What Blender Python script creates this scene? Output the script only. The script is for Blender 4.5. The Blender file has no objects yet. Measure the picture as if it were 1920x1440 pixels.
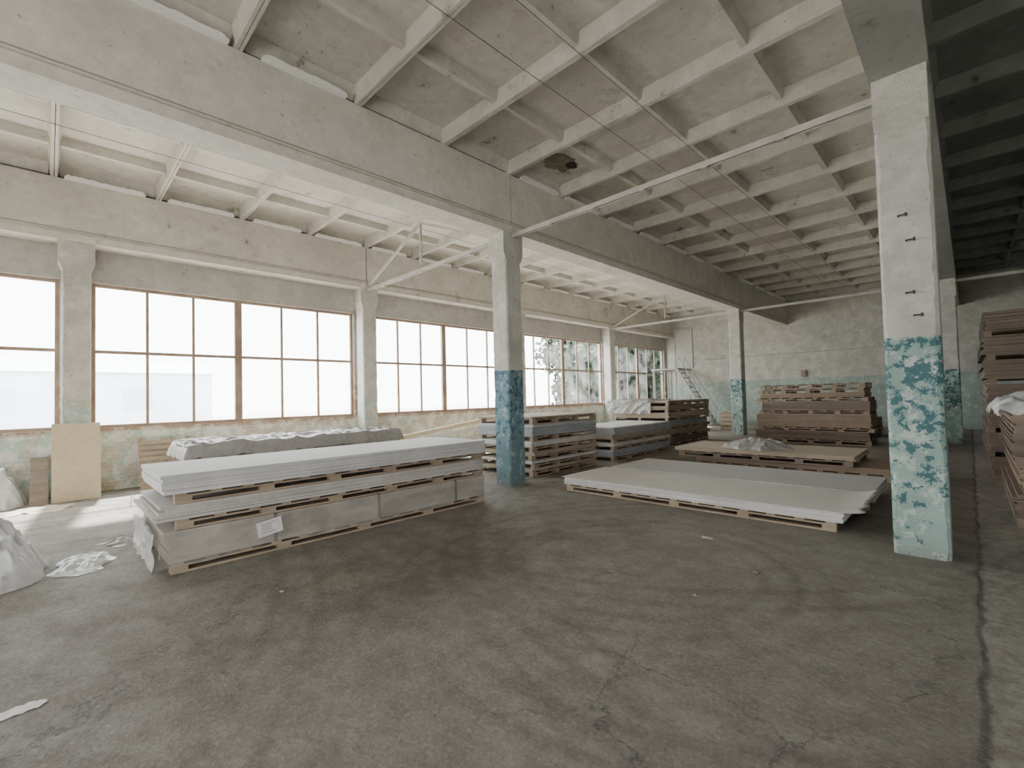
import bpy, bmesh, math, random
from mathutils import Vector, Matrix, noise as mn
random.seed(7)
S = bpy.context.scene
COL = S.collection

# ------------------------------------------------------------------ nodes
class M:
    def __init__(s, name, rough=0.85):
        s.m = bpy.data.materials.new(name); s.m.use_nodes = True
        s.t = s.m.node_tree; s.n = s.t.nodes; s.l = s.t.links
        s.b = s.n['Principled BSDF']; s.b.inputs['Roughness'].default_value = rough
        s.b.inputs['Specular IOR Level'].default_value = 0.3
        s.pos = s.n.new('ShaderNodeNewGeometry').outputs['Position']
    def put(s, sock, v):
        if isinstance(v, (int, float)): sock.default_value = v
        elif isinstance(v, tuple): sock.default_value = (*v, 1) if len(v) == 3 and len(sock.default_value) == 4 else v
        else: s.l.new(v, sock)
    def noise(s, scale, detail=5, rough=0.6, vec=None, dist=0.0, off=None, sc=None):
        nd = s.n.new('ShaderNodeTexNoise')
        nd.inputs['Scale'].default_value = scale; nd.inputs['Detail'].default_value = detail
        nd.inputs['Roughness'].default_value = rough; nd.inputs['Distortion'].default_value = dist
        v = vec or s.pos
        if off or sc:
            mp = s.n.new('ShaderNodeMapping'); s.l.new(v, mp.inputs['Vector'])
            if off: mp.inputs['Location'].default_value = off
            if sc: mp.inputs['Scale'].default_value = sc
            v = mp.outputs[0]
        s.l.new(v, nd.inputs['Vector'])
        return nd.outputs['Fac']
    def step(s, v, lo, hi, a=0.0, b=1.0):
        nd = s.n.new('ShaderNodeMapRange'); s.l.new(v, nd.inputs[0])
        nd.inputs[1].default_value = lo; nd.inputs[2].default_value = hi
        nd.inputs[3].default_value = a; nd.inputs[4].default_value = b
        return nd.outputs[0]
    def math(s, op, a, b=0.0, c=0.0):
        nd = s.n.new('ShaderNodeMath'); nd.operation = op
        s.put(nd.inputs[0], a); s.put(nd.inputs[1], b); s.put(nd.inputs[2], c)
        return nd.outputs[0]
    def mix(s, f, a, b):
        nd = s.n.new('ShaderNodeMix'); nd.data_type = 'RGBA'
        s.put(nd.inputs[0], f); s.put(nd.inputs[6], a); s.put(nd.inputs[7], b)
        return nd.outputs[2]
    def xyz(s):
        nd = s.n.new('ShaderNodeSeparateXYZ'); s.l.new(s.pos, nd.inputs[0]); return nd.outputs
    def color(s, c): s.put(s.b.inputs['Base Color'], c)
    def bump(s, h, strength=0.3, dist=0.02):
        nd = s.n.new('ShaderNodeBump'); nd.inputs['Strength'].default_value = strength
        nd.inputs['Distance'].default_value = dist
        s.l.new(h, nd.inputs['Height']); s.l.new(nd.outputs[0], s.b.inputs['Normal'])

def mat_limewash(name, base, stain, spot=(0.22, 0.185, 0.14), spot_amt=0.64):
    m = M(name, 0.9)
    n1 = m.noise(0.9, 8, 0.65); n2 = m.noise(7, 7, 0.7, off=(3, 1, 2)); n3 = m.noise(2.3, 9, 0.74, off=(9, 4, 7)); n4 = m.noise(12, 4, 0.6, off=(6, 6, 1)); n5 = m.noise(2.8, 8, 0.7, off=(2, 7, 7))
    c = m.mix(m.step(n1, 0.38, 0.66), base, stain)
    c = m.mix(m.step(n5, 0.45, 0.66, 0, 0.5), c, tuple(x * 0.72 for x in base))
    c = m.mix(m.step(n2, 0.35, 0.75, 0, 0.5), c, tuple(x * 0.58 for x in base))
    c = m.mix(m.step(n3, spot_amt - 0.1, spot_amt, 0, 0.4), c, tuple(x * 0.48 for x in base))
    c = m.mix(m.step(n3, spot_amt, spot_amt + 0.012, 0, 0.85), c, spot)
    c = m.mix(m.step(n4, 0.68, 0.70, 0, 0.65), c, spot)
    m.color(c); m.bump(n2, 0.4, 0.02)
    return m.m

def mat_dado(name, low, white=(0.66, 0.64, 0.58), peel=(0.08, 0.21, 0.22), zd=2.08, amt=0.56, under=(0.60, 0.62, 0.57), uamt=0.6, fs=7.5, hi=0.0):
    m = M(name, 0.75)
    x, y, z = m.xyz()
    n1 = m.noise(1.2, 7, 0.65); n2 = m.noise(9, 6, off=(2, 5, 1)); n3 = m.noise(fs, 10, 0.74, off=(5, 2, 8)); n4 = m.noise(5.5, 9, 0.75, off=(1, 8, 3)); big = m.noise(1.6, 3, 0.5, off=(7, 7, 2)); n5 = m.noise(3, 8, 0.75, off=(4, 1, 4))
    up = m.mix(m.step(n1, 0.4, 0.7), white, tuple(v * 0.8 for v in white))
    up = m.mix(m.step(n5, 0.40, 0.60, 0, 0.6), up, tuple(v * 0.56 for v in white))
    up = m.mix(m.step(n3, 0.60, 0.615, 0, 0.6), up, (0.36, 0.31, 0.25))
    lo = m.mix(m.step(n1, 0.35, 0.7), low, tuple(v * 0.78 for v in low))
    lo = m.mix(m.step(n5, 0.40, 0.62, 0, 0.55), lo, tuple(v * 0.6 for v in low))
    lo = m.mix(m.step(n4, uamt, uamt + 0.02, 0, 0.7), lo, under)
    f = m.math('ADD', n3, m.math('MULTIPLY', m.math('SUBTRACT', big, 0.5), 0.3))
    if hi: f = m.math('ADD', f, m.step(z, 0.5, 1.6, -hi, hi))
    lo = m.mix(m.step(f, amt, amt + 0.015, 0, 0.92), lo, peel)
    zz = m.math('ADD', z, m.math('MULTIPLY', n2, 0.10))
    c = m.mix(m.step(zz, zd + 0.04, zd + 0.055), lo, up)
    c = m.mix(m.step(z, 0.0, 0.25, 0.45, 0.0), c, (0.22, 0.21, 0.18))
    m.color(c); m.bump(n3, 0.7, 0.02)
    return m.m

def mat_plain(name, c, var=0.8, rough=0.8, scale=3.0, sc=None, bump=0.2):
    m = M(name, rough)
    n1 = m.noise(scale, 5, sc=sc); n2 = m.noise(scale * 9, 4, sc=sc, off=(2, 2, 2))
    col = m.mix(m.step(n1, 0.35, 0.7), c, tuple(v * var for v in c))
    col = m.mix(m.step(n2, 0.4, 0.8, 0, 0.4), col, tuple(v * 0.6 for v in c))
    m.color(col); m.bump(n2, bump, 0.005)
    return m.m

def mat_sheets(name, c, edge, rough=0.7, sc=70.0, dust=0.35):
    m = M(name, rough)
    x, y, z = m.xyz()
    n1 = m.noise(0.8, 5); lay = m.noise(1.0, 3, sc=(0.6, 0.6, sc)); nd = m.noise(3.0, 7, 0.7, off=(2, 9, 4))
    g = m.n.new('ShaderNodeNewGeometry'); sp = m.n.new('ShaderNodeSeparateXYZ'); m.l.new(g.outputs['Normal'], sp.inputs[0])
    side = m.step(m.math('ABSOLUTE', sp.outputs[2]), 0.4, 0.6, 1.0, 0.0)
    top = m.mix(m.step(n1, 0.35, 0.7), c, tuple(v * 0.9 for v in c))
    top = m.mix(m.step(nd, 0.45, 0.7, 0, 0.3), top, tuple(v * 0.75 for v in c))
    sd = m.mix(m.step(lay, 0.4, 0.62), edge, tuple(v * 0.7 for v in edge))
    sd = m.mix(m.step(nd, 0.45, 0.65, 0, dust), sd, tuple(min(1, v * 1.3) for v in edge))
    m.color(m.mix(side, top, sd))
    return m.m

def mat_film(name, col=(0.7, 0.72, 0.72), alpha=0.6, rough=0.3):
    m = M(name, rough)
    n = m.noise(6, 6, 0.65, dist=1.0); n2 = m.noise(1.6, 3)
    m.color(m.mix(m.step(n, 0.4, 0.65), col, tuple(v * 0.78 for v in col)))
    if alpha < 1: m.put(m.b.inputs['Alpha'], m.step(n2, 0.3, 0.7, alpha * 0.8, min(1, alpha * 1.2)))
    m.b.inputs['Specular IOR Level'].default_value = 0.5
    m.bump(n, 0.35, 0.02)
    return m.m

LIME = mat_limewash('limewash', (0.72, 0.685, 0.61), (0.58, 0.545, 0.48))
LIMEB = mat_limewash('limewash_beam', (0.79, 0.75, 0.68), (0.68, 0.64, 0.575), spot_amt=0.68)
DARKC = mat_limewash('shade_painted_ceiling', (0.30, 0.31, 0.28), (0.21, 0.22, 0.195), spot=(0.10, 0.10, 0.08))  # limewash with the dimness of the third bay painted into its colour
DARKB = mat_limewash('shade_painted_beam', (0.44, 0.44, 0.395), (0.33, 0.33, 0.295))  # aisle beam colour darkened to paint in the dim bay's shade
SLITL = mat_plain('painted_slit_light', (1.0, 0.99, 0.96), 0.99, bump=0.0)  # near-white, paints the light seen through slits above the beams
COLM = mat_dado('column_mint', (0.36, 0.49, 0.435), peel=(0.04, 0.13, 0.15), amt=0.535, uamt=0.53, hi=0.03, fs=11)
COLB = mat_dado('column_blue', (0.20, 0.31, 0.35), peel=(0.05, 0.12, 0.165), zd=2.1, amt=0.56, uamt=0.56, under=(0.42, 0.52, 0.52), hi=0.05, fs=9)
COLW = mat_dado('column_window', (0.49, 0.59, 0.535), peel=(0.50, 0.44, 0.33), zd=1.75, amt=0.54, uamt=0.5)
WALLM = mat_dado('wall_mint', (0.42, 0.50, 0.44), white=(0.63, 0.605, 0.535), peel=(0.32, 0.38, 0.34), zd=2.15, amt=0.60, uamt=0.56, fs=4)

def mat_sill():
    m = M('peeling_brick', 0.85)
    mp = m.n.new('ShaderNodeCombineXYZ'); x, y, z = m.xyz()
    m.l.new(y, mp.inputs[0]); m.l.new(z, mp.inputs[1])
    br = m.n.new('ShaderNodeTexBrick'); m.l.new(mp.outputs[0], br.inputs['Vector'])
    br.inputs['Scale'].default_value = 1.0; br.inputs['Brick Width'].default_value = 0.25; br.inputs['Row Height'].default_value = 0.075
    br.inputs['Mortar Size'].default_value = 0.008
    br.inputs['Color1'].default_value = (0.55, 0.46, 0.36, 1); br.inputs['Color2'].default_value = (0.64, 0.57, 0.46, 1); br.inputs['Mortar'].default_value = (0.42, 0.40, 0.35, 1)
    n = m.noise(2.6, 9, 0.7); n2 = m.noise(4.3, 9, 0.72, off=(4, 4, 4)); n3 = m.noise(0.8, 7, 0.65, off=(1, 2, 9)); n6 = m.noise(5, 9, 0.75, off=(7, 2, 1))
    paint = m.mix(m.step(n2, 0.52, 0.54), (0.72, 0.72, 0.65), (0.48, 0.58, 0.50))
    wall = m.mix(m.step(n, 0.51, 0.525, 0, 0.85), paint, br.outputs['Color'])
    wall = m.mix(m.step(z, 1.1, 1.17), wall, m.mix(m.step(n2, 0.45, 0.5), br.outputs['Color'], (0.36, 0.25, 0.18)))
    top = m.mix(m.step(n3, 0.35, 0.65), (0.53, 0.51, 0.47), (0.42, 0.40, 0.365))
    top = m.mix(m.step(n6, 0.45, 0.6, 0, 0.5), top, (0.34, 0.325, 0.295))
    top = m.mix(m.step(n, 0.63, 0.64, 0, 0.7), top, (0.26, 0.22, 0.18))
    c = m.mix(m.step(z, 2.0, 2.02), wall, top)
    m.color(c); m.bump(n6, 0.5, 0.02)
    return m.m
SILL = mat_sill()

def mat_floor():
    m = M('old_concrete', 0.75)
    x, y, z = m.xyz()
    n1 = m.noise(0.6, 7, 0.65); n2 = m.noise(2.6, 10, 0.75, off=(3, 3, 0)); n3 = m.noise(38, 5, 0.7); n4 = m.noise(0.9, 8, 0.7, off=(8, 1, 0), dist=0.6); n5 = m.noise(11, 9, 0.78, off=(1, 3, 0)); n7 = m.noise(0.7, 4, 0.6, off=(5, 9, 0))
    A, B, D = (0.335, 0.308, 0.268), (0.275, 0.252, 0.218), (0.20, 0.182, 0.155)
    c = m.mix(m.step(n1, 0.38, 0.62), A, B)
    c = m.mix(m.step(n2, 0.42, 0.62, 0, 0.7), c, D)
    c = m.mix(m.step(n5, 0.40, 0.60, 0, 0.55), c, (0.18, 0.164, 0.14))
    c = m.mix(m.step(n4, 0.50, 0.68, 0, 0.35), c, (0.41, 0.385, 0.34))
    c = m.mix(m.step(n3, 0.54, 0.68, 0, 0.5), c, (0.47, 0.445, 0.40))
    c = m.mix(m.step(n3, 0.30, 0.45, 0.6, 0), c, (0.115, 0.104, 0.088))
    def rings(cx, cy, freq, lo, r0, r1, amt, c, col=(0.125, 0.108, 0.088), wob=0.10):
        dx = m.math('SUBTRACT', x, cx); dy = m.math('SUBTRACT', y, cy)
        r = m.math('SQRT', m.math('ADD', m.math('MULTIPLY', dx, dx), m.math('MULTIPLY', dy, dy)))
        rr = m.math('ADD', r, m.math('MULTIPLY', n4, wob))
        w = m.math('SINE', m.math('MULTIPLY', rr, freq))
        band = m.math('MULTIPLY', m.step(r, r0, r0 + 0.25), m.step(r, r1, r1 + 0.25, 1, 0))
        f = m.math('MULTIPLY', m.math('MULTIPLY', m.step(w, lo, 1.0), band), m.math('MULTIPLY', m.step(n5, 0.38, 0.6, 0.2, amt), m.step(n7, 0.36, 0.52, 0.0, 1)))
        return m.mix(f, c, col)
    c = rings(-2.3, 3.9, 24, -0.2, 0.9, 1.5, 0.5, c)
    c = rings(-2.0, 4.2, 24, 0.0, 2.0, 2.6, 0.48, c)
    c = rings(-0.5, 7.5, 22, 0.0, 5.0, 5.8, 0.48, c)
    c = rings(-6.5, -4.5, 20, 0.0, 6.0, 6.8, 0.42, c)
    c = rings(-4.2, 7.5, 22, 0.0, 4.3, 5.0, 0.42, c)
    sx = m.math('SUBTRACT', x, -3.9); sy = m.math('SUBTRACT', y, 2.6)
    sr = m.math('SQRT', m.math('ADD', m.math('MULTIPLY', sx, sx), m.math('MULTIPLY', m.math('MULTIPLY', sy, sy), 0.35)))
    c = m.mix(m.math('MULTIPLY', m.step(sr, 0.4, 1.9, 0.55, 0), m.step(n2, 0.3, 0.6)), c, (0.135, 0.107, 0.082))
    mp = m.n.new('ShaderNodeVectorMath'); mp.operation = 'ADD'; m.l.new(m.pos, mp.inputs[0])
    nn = m.n.new('ShaderNodeTexNoise'); nn.inputs['Scale'].default_value = 2.2; nn.inputs['Detail'].default_value = 9; nn.inputs['Roughness'].default_value = 0.7; m.l.new(m.pos, nn.inputs['Vector'])
    sc = m.n.new('ShaderNodeVectorMath'); sc.operation = 'SCALE'; sc.inputs['Scale'].default_value = 0.7; m.l.new(nn.outputs['Color'], sc.inputs[0]); m.l.new(sc.outputs[0], mp.inputs[1])
    vo = m.n.new('ShaderNodeTexVoronoi'); vo.feature = 'DISTANCE_TO_EDGE'; vo.inputs['Scale'].default_value = 0.6; m.l.new(mp.outputs[0], vo.inputs['Vector'])
    cr = m.math('MULTIPLY', m.step(vo.outputs['Distance'], 0.001, 0.0045, 1, 0), m.step(n4, 0.44, 0.54))
    c = m.mix(m.math('MULTIPLY', cr, 0.5), c, (0.07, 0.064, 0.057))
    jx = m.math('ADD', x, m.math('MULTIPLY', m.math('SUBTRACT', nn.outputs['Fac'], 0.5), 0.16))
    jd = m.math('ABSOLUTE', m.math('SUBTRACT', jx, 0.0))
    strip = m.math('MULTIPLY', m.step(jx, 0.0, 0.02), m.step(jx, 0.36, 0.40, 1, 0))
    c = m.mix(m.math('MULTIPLY', strip, m.step(n5, 0.40, 0.58, 0.5, 0.1)), c, (0.47, 0.445, 0.40))
    jl = m.math('MULTIPLY', m.step(jd, 0.004, 0.026, 1, 0), m.step(n2, 0.3, 0.55, 0.4, 1))
    j2 = m.step(m.math('ABSOLUTE', m.math('SUBTRACT', jx, 0.40)), 0.003, 0.018, 0.6, 0)
    jl = m.math('MAXIMUM', jl, j2)
    c = m.mix(m.math('MULTIPLY', jl, 0.6), c, (0.08, 0.073, 0.064))
    m.color(c)
    m.put(m.b.inputs['Roughness'], m.step(n2, 0.35, 0.65, 0.6, 0.88))
    h = m.math('SUBTRACT', m.math('ADD', m.math('MULTIPLY', n5, 0.7), m.math('MULTIPLY', n3, 0.3)), m.math('MULTIPLY', m.math('MAXIMUM', cr, jl), 0.8))
    m.bump(h, 0.8, 0.035)
    return m.m
FLOOR = mat_floor()

RUST = mat_plain('rusty_frame', (0.42, 0.31, 0.235), 0.6, 0.8)
STEEL = mat_plain('painted_steel', (0.56, 0.53, 0.475), 0.7, 0.6)
GALV = mat_plain('grey_steel', (0.38, 0.38, 0.36), 0.7, 0.6)
BLACK = mat_plain('black_rubber', (0.05, 0.05, 0.05), 0.8, 0.6)
GSTRAP = mat_plain('grey_strap', (0.13, 0.12, 0.11), 0.8, 0.6)
GCABLE = mat_plain('painted_cable', (0.42, 0.39, 0.34), 0.8, 0.6)
WOOD = mat_plain('pallet_wood', (0.42, 0.33, 0.235), 0.65, 0.8, 2.0, (1, 1, 6))
WOODD = mat_plain('old_pallet_wood', (0.29, 0.23, 0.175), 0.65, 0.85, 2.0, (1, 1, 6))
PLY = mat_plain('pale_board', (0.66, 0.55, 0.38), 0.88, 0.7, 1.2)
WHITE = mat_sheets('white_sheets', (0.66, 0.65, 0.625), (0.58, 0.57, 0.55))
WHITE2 = mat_sheets('wrapped_sheets', (0.50, 0.465, 0.425), (0.41, 0.365, 0.315), sc=8, dust=0.7)
MIDW = mat_sheets('dusty_sheets', (0.56, 0.54, 0.51), (0.50, 0.47, 0.435), sc=60, dust=.5)
GREY = mat_sheets('grey_sheets', (0.56, 0.555, 0.545), (0.50, 0.50, 0.49))
BLUEG = mat_sheets('blue_grey_sheets', (0.42, 0.44, 0.455), (0.36, 0.38, 0.40))
CREAM = mat_sheets('cream_sheets', (0.70, 0.67, 0.62), (0.64, 0.62, 0.59))
BROWN = mat_sheets('brown_fibreboard', (0.41, 0.33, 0.255), (0.33, 0.25, 0.18), sc=25)
BROWN2 = mat_sheets('dark_fibreboard', (0.27, 0.22, 0.175), (0.23, 0.18, 0.14), sc=25)
BEIGE = mat_sheets('beige_board', (0.52, 0.445, 0.35), (0.42, 0.35, 0.265))
FILM = mat_film('plastic_film', (0.80, 0.80, 0.79), 0.9)
FILMG = mat_film('grey_film', (0.52, 0.505, 0.48), 0.8)
FILMD = mat_film('dusty_film', (0.34, 0.325, 0.305), 1.0, 0.4)
FILMT = mat_film('clear_film', (0.56, 0.53, 0.49), 0.32, 0.2)
PAPER = mat_plain('paper', (0.74, 0.73, 0.70), 0.95, 0.6)
INK = mat_plain('ink', (0.2, 0.2, 0.2), 0.9, 0.6)
GROUND = mat_plain('outside_ground', (0.50, 0.49, 0.465), 0.8)
BLDG = mat_plain('hazy_render', (0.76, 0.82, 0.90), 0.95, 0.9, 0.6)
BLDGW = mat_plain('hazy_glass', (0.62, 0.70, 0.80), 0.95, 0.5, 0.6)
LEAF = mat_plain('leaf', (0.025, 0.055, 0.025), 0.5, 0.7, 2.0)
BARK = mat_plain('bark', (0.16, 0.12, 0.09), 0.6, 0.9)
REDBOX = mat_plain('brown_enamel', (0.38, 0.29, 0.23), 0.8, 0.5)
DOORM = mat_plain('door_paint', (0.56, 0.55, 0.50), 0.85, 0.6)
HOLE = mat_plain('broken_plaster', (0.34, 0.29, 0.22), 0.5, 0.95, 6.0)
HOLED = mat_plain('dark_hole', (0.06, 0.05, 0.04), 0.6, 0.95)

def mat_glass():
    m = bpy.data.materials.new('dusty_glass'); m.use_nodes = True
    t = m.node_tree; t.nodes.clear()
    o = t.nodes.new('ShaderNodeOutputMaterial'); mx = t.nodes.new('ShaderNodeMixShader')
    tr = t.nodes.new('ShaderNodeBsdfTransparent'); df = t.nodes.new('ShaderNodeBsdfTranslucent')
    tr.inputs[0].default_value = (0.96, 0.98, 0.98, 1); df.inputs[0].default_value = (0.9, 0.92, 0.92, 1)
    nz = t.nodes.new('ShaderNodeTexNoise'); nz.inputs['Scale'].default_value = 1.5; nz.inputs['Detail'].default_value = 5
    g = t.nodes.new('ShaderNodeNewGeometry'); t.links.new(g.outputs['Position'], nz.inputs['Vector'])
    mr = t.nodes.new('ShaderNodeMapRange'); mr.inputs[1].default_value = 0.35; mr.inputs[2].default_value = 0.7; mr.inputs[3].default_value = 0.0; mr.inputs[4].default_value = 0.05
    t.links.new(nz.outputs['Fac'], mr.inputs[0]); t.links.new(mr.outputs[0], mx.inputs[0])
    t.links.new(tr.outputs[0], mx.inputs[1]); t.links.new(df.outputs[0], mx.inputs[2]); t.links.new(mx.outputs[0], o.inputs[0])
    return m
GLASS = mat_glass()

# ------------------------------------------------------------------ mesh helpers
def new_obj(name, bm, mats, parent=None, label=None, cat=None, group=None, kind=None, smooth=False):
    me = bpy.data.meshes.new(name); bm.normal_update(); bm.to_mesh(me); bm.free()
    for mt in (mats if isinstance(mats, (list, tuple)) else [mats]): me.materials.append(mt)
    if smooth:
        for p in me.polygons: p.use_smooth = True
    o = bpy.data.objects.new(name, me); COL.objects.link(o)
    if parent: o.parent = parent
    if label: o['label'] = label
    if cat: o['category'] = cat
    if group: o['group'] = group
    if kind: o['kind'] = kind
    return o

def box(bm, x0, x1, y0, y1, z0, z1, mi=0, rot=None):
    c = Vector(((x0 + x1) / 2, (y0 + y1) / 2, (z0 + z1) / 2))
    vs = []
    for x in (x0, x1):
        for y in (y0, y1):
            for z in (z0, z1):
                v = Vector((x, y, z))
                if rot: v = c + rot @ (v - c)
                vs.append(bm.verts.new(v))
    for f in ((0, 1, 3, 2), (4, 6, 7, 5), (0, 4, 5, 1), (2, 3, 7, 6), (0, 2, 6, 4), (1, 5, 7, 3)):
        fc = bm.faces.new([vs[i] for i in f]); fc.material_index = mi
    return vs

def prism(bm, pts_a, pts_b, mi=0):
    a = [bm.verts.new(p) for p in pts_a]; b = [bm.verts.new(p) for p in pts_b]
    n = len(a)
    fs = [bm.faces.new(a[::-1]), bm.faces.new(b)]
    for i in range(n): fs.append(bm.faces.new((a[i], a[(i + 1) % n], b[(i + 1) % n], b[i])))
    for f in fs: f.material_index = mi

def bar(bm, p, q, w, h=None, mi=0):
    p = Vector(p); q = Vector(q); h = h or w
    d = (q - p).normalized(); up = Vector((0, 0, 1)) if abs(d.z) < 0.95 else Vector((1, 0, 0))
    s = d.cross(up).normalized(); u = s.cross(d).normalized()
    ring = [(-w / 2, -h / 2), (w / 2, -h / 2), (w / 2, h / 2), (-w / 2, h / 2)]
    prism(bm, [p + s * a + u * b for a, b in ring], [q + s * a + u * b for a, b in ring], mi)

def tube(bm, p, q, r, n=8, mi=0):
    p = Vector(p); q = Vector(q); d = (q - p).normalized()
    up = Vector((0, 0, 1)) if abs(d.z) < 0.95 else Vector((1, 0, 0))
    s = d.cross(up).normalized(); u = s.cross(d).normalized()
    ang = [2 * math.pi * i / n for i in range(n)]
    prism(bm, [p + s * r * math.cos(a) + u * r * math.sin(a) for a in ang], [q + s * r * math.cos(a) + u * r * math.sin(a) for a in ang], mi)

def fix(bm): bmesh.ops.recalc_face_normals(bm, faces=bm.faces)

def bevel(o, w, seg=2):
    md = o.modifiers.new('bevel', 'BEVEL'); md.width = w; md.segments = seg; md.limit_method = 'ANGLE'

# ------------------------------------------------------------------ camera
cam = bpy.data.cameras.new('camera'); cam.sensor_width = 36; cam.lens = 16.2; cam.clip_end = 300
co = bpy.data.objects.new('camera', cam); COL.objects.link(co); S.camera = co
co.matrix_world = (Matrix.Translation((0, 0, 1.6)) @ Matrix.Rotation(math.radians(44.8), 4, 'Z')
                   @ Matrix.Rotation(math.radians(90 + 1.66), 4, 'X') @ Matrix.Rotation(-0.025, 4, 'Z'))

# ------------------------------------------------------------------ shell
YB, YE = -5.94, 24.1
XW, XA, XC, XR = -11.65, -6.1, -0.38, 5.4
ZT, ZB, ZP = 4.63, 5.75, 5.98
bm = bmesh.new(); box(bm, -12.1, XR + 0.2, YB - 0.2, YE + 0.2, -0.2, 0)
new_obj('floor', bm, FLOOR, kind='structure')

bm = bmesh.new()
box(bm, -12.15, XR + 0.2, YB - 0.2, YE + 0.2, ZP + 0.0, ZP + 0.15)
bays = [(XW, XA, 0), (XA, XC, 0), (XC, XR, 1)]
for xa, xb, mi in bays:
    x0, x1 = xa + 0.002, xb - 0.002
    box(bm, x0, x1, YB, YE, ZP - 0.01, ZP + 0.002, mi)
    k = -4
    while 0.06 + 1.5 * k <= YE + 0.01:
        y = 0.06 + 1.5 * k
        for s in (-1, 1):
            g, wb, wt = 0.004, 0.042, 0.085
            ya, yb_, yc = y + s * g, y + s * wb, y + s * wt
            if YB <= min(ya, yc) and max(ya, yc) <= YE:
                prism(bm, [(x0, ya, ZB), (x0, yb_, ZB), (x0, yc, ZP), (x0, ya, ZP)], [(x1, ya, ZB), (x1, yb_, ZB), (x1, yc, ZP), (x1, ya, ZP)], mi)
        if y + 1.5 <= YE + 0.3:
            y0, y1 = y + 0.07, min(y + 1.43, YE)
            L = x1 - x0
            for i in range(1, 4):
                xc = x0 + L * i / 4
                prism(bm, [(xc - 0.04, y0, ZP - 0.15), (xc + 0.04, y0, ZP - 0.15), (xc + 0.09, y0, ZP), (xc - 0.09, y0, ZP)],
                      [(xc - 0.04, y1, ZP - 0.15), (xc + 0.04, y1, ZP - 0.15), (xc + 0.09, y1, ZP), (xc - 0.09, y1, ZP)], mi)
            for xe, sg in ((x0, 1), (x1, -1)):
                a, b = xe, xe + sg * 0.13
                c2 = xe + sg * 0.24
                zb2 = ZB + 0.05
                prism(bm, [(a, y0, zb2), (b, y0, zb2), (c2, y0, ZP), (a, y0, ZP)], [(a, y1, zb2), (b, y1, zb2), (c2, y1, ZP), (a, y1, ZP)], mi)
        k += 1
fix(bm)
CEIL = new_obj('ceiling', bm, [LIME, DARKC], kind='structure')

WIN = [(-5.64, -2.75, 0.14), (0.58, 3.09, 5.86), (6.42, 8.95, 11.80), (12.36, 15.05, 17.85), (18.38, 21.1, 23.85)]
WCOL = [0.36, 6.13, 12.07, 18.08]
bm = bmesh.new()
box(bm, -12.1, -11.86, YB, YE, 0, 1.2); box(bm, -12.1, -11.86, YB, YE, 4.0, ZP)
edges = [YB] + [e for w_ in WIN for e in (w_[0], w_[2])] + [YE]
for i in range(0, len(edges), 2):
    box(bm, -12.1, -11.86, edges[i], edges[i + 1], 1.2, 4.0)
new_obj('wall_left', bm, SILL, kind='structure')
bm = bmesh.new(); box(bm, -12.1, XR + 0.2, YE, YE + 0.2, 0, ZP)
new_obj('wall_end', bm, WALLM, kind='structure')
bm = bmesh.new(); box(bm, XR, XR + 0.2, -1.8, YE, 0, ZP); box(bm, XR, XR + 0.2, YB, -1.8, 4.0, ZP)  # unseen gate opening added near the back to let in fill daylight
new_obj('wall_right', bm, WALLM, kind='structure')
bm = bmesh.new(); box(bm, -12.1, -5.0, YB - 0.2, YB, 0, ZP); box(bm, -1.4, XR + 0.2, YB - 0.2, YB, 0, ZP); box(bm, -5.0, -1.4, YB - 0.2, YB, 3.9, ZP)  # opening behind the camera is added to bring in fill light
new_obj('wall_back', bm, WALLM, kind='structure')

for i, (ya, mid, yb_) in enumerate(WIN):
    bm = bmesh.new(); X0, X1 = -11.99, -11.93
    box(bm, X0, X1, ya, yb_, 1.2, 1.26); box(bm, X0, X1, ya, yb_, 3.94, 4.0)
    box(bm, X0, X1, ya, ya + 0.06, 1.26, 3.94); box(bm, X0, X1, yb_ - 0.06, yb_, 1.26, 3.94)
    box(bm, X0 - 0.01, X1 + 0.01, mid - 0.07, mid + 0.07, 1.26, 3.94)
    for a, b in ((ya + 0.06, mid - 0.07), (mid + 0.07, yb_ - 0.06)):
        for k in (1, 2):
            yy = a + (b - a) * k / 3; box(bm, X0 + 0.005, X1 - 0.005, yy - 0.022, yy + 0.022, 1.26, 3.94)
        box(bm, X0, X1, a, b, 2.655, 2.71)
    w = new_obj('window_%d' % (i + 1), bm, RUST, kind='structure')
    bm = bmesh.new(); box(bm, -11.963, -11.957, ya + 0.03, yb_ - 0.03, 1.23, 3.97)
    new_obj('pane', bm, GLASS, parent=w)

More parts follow.
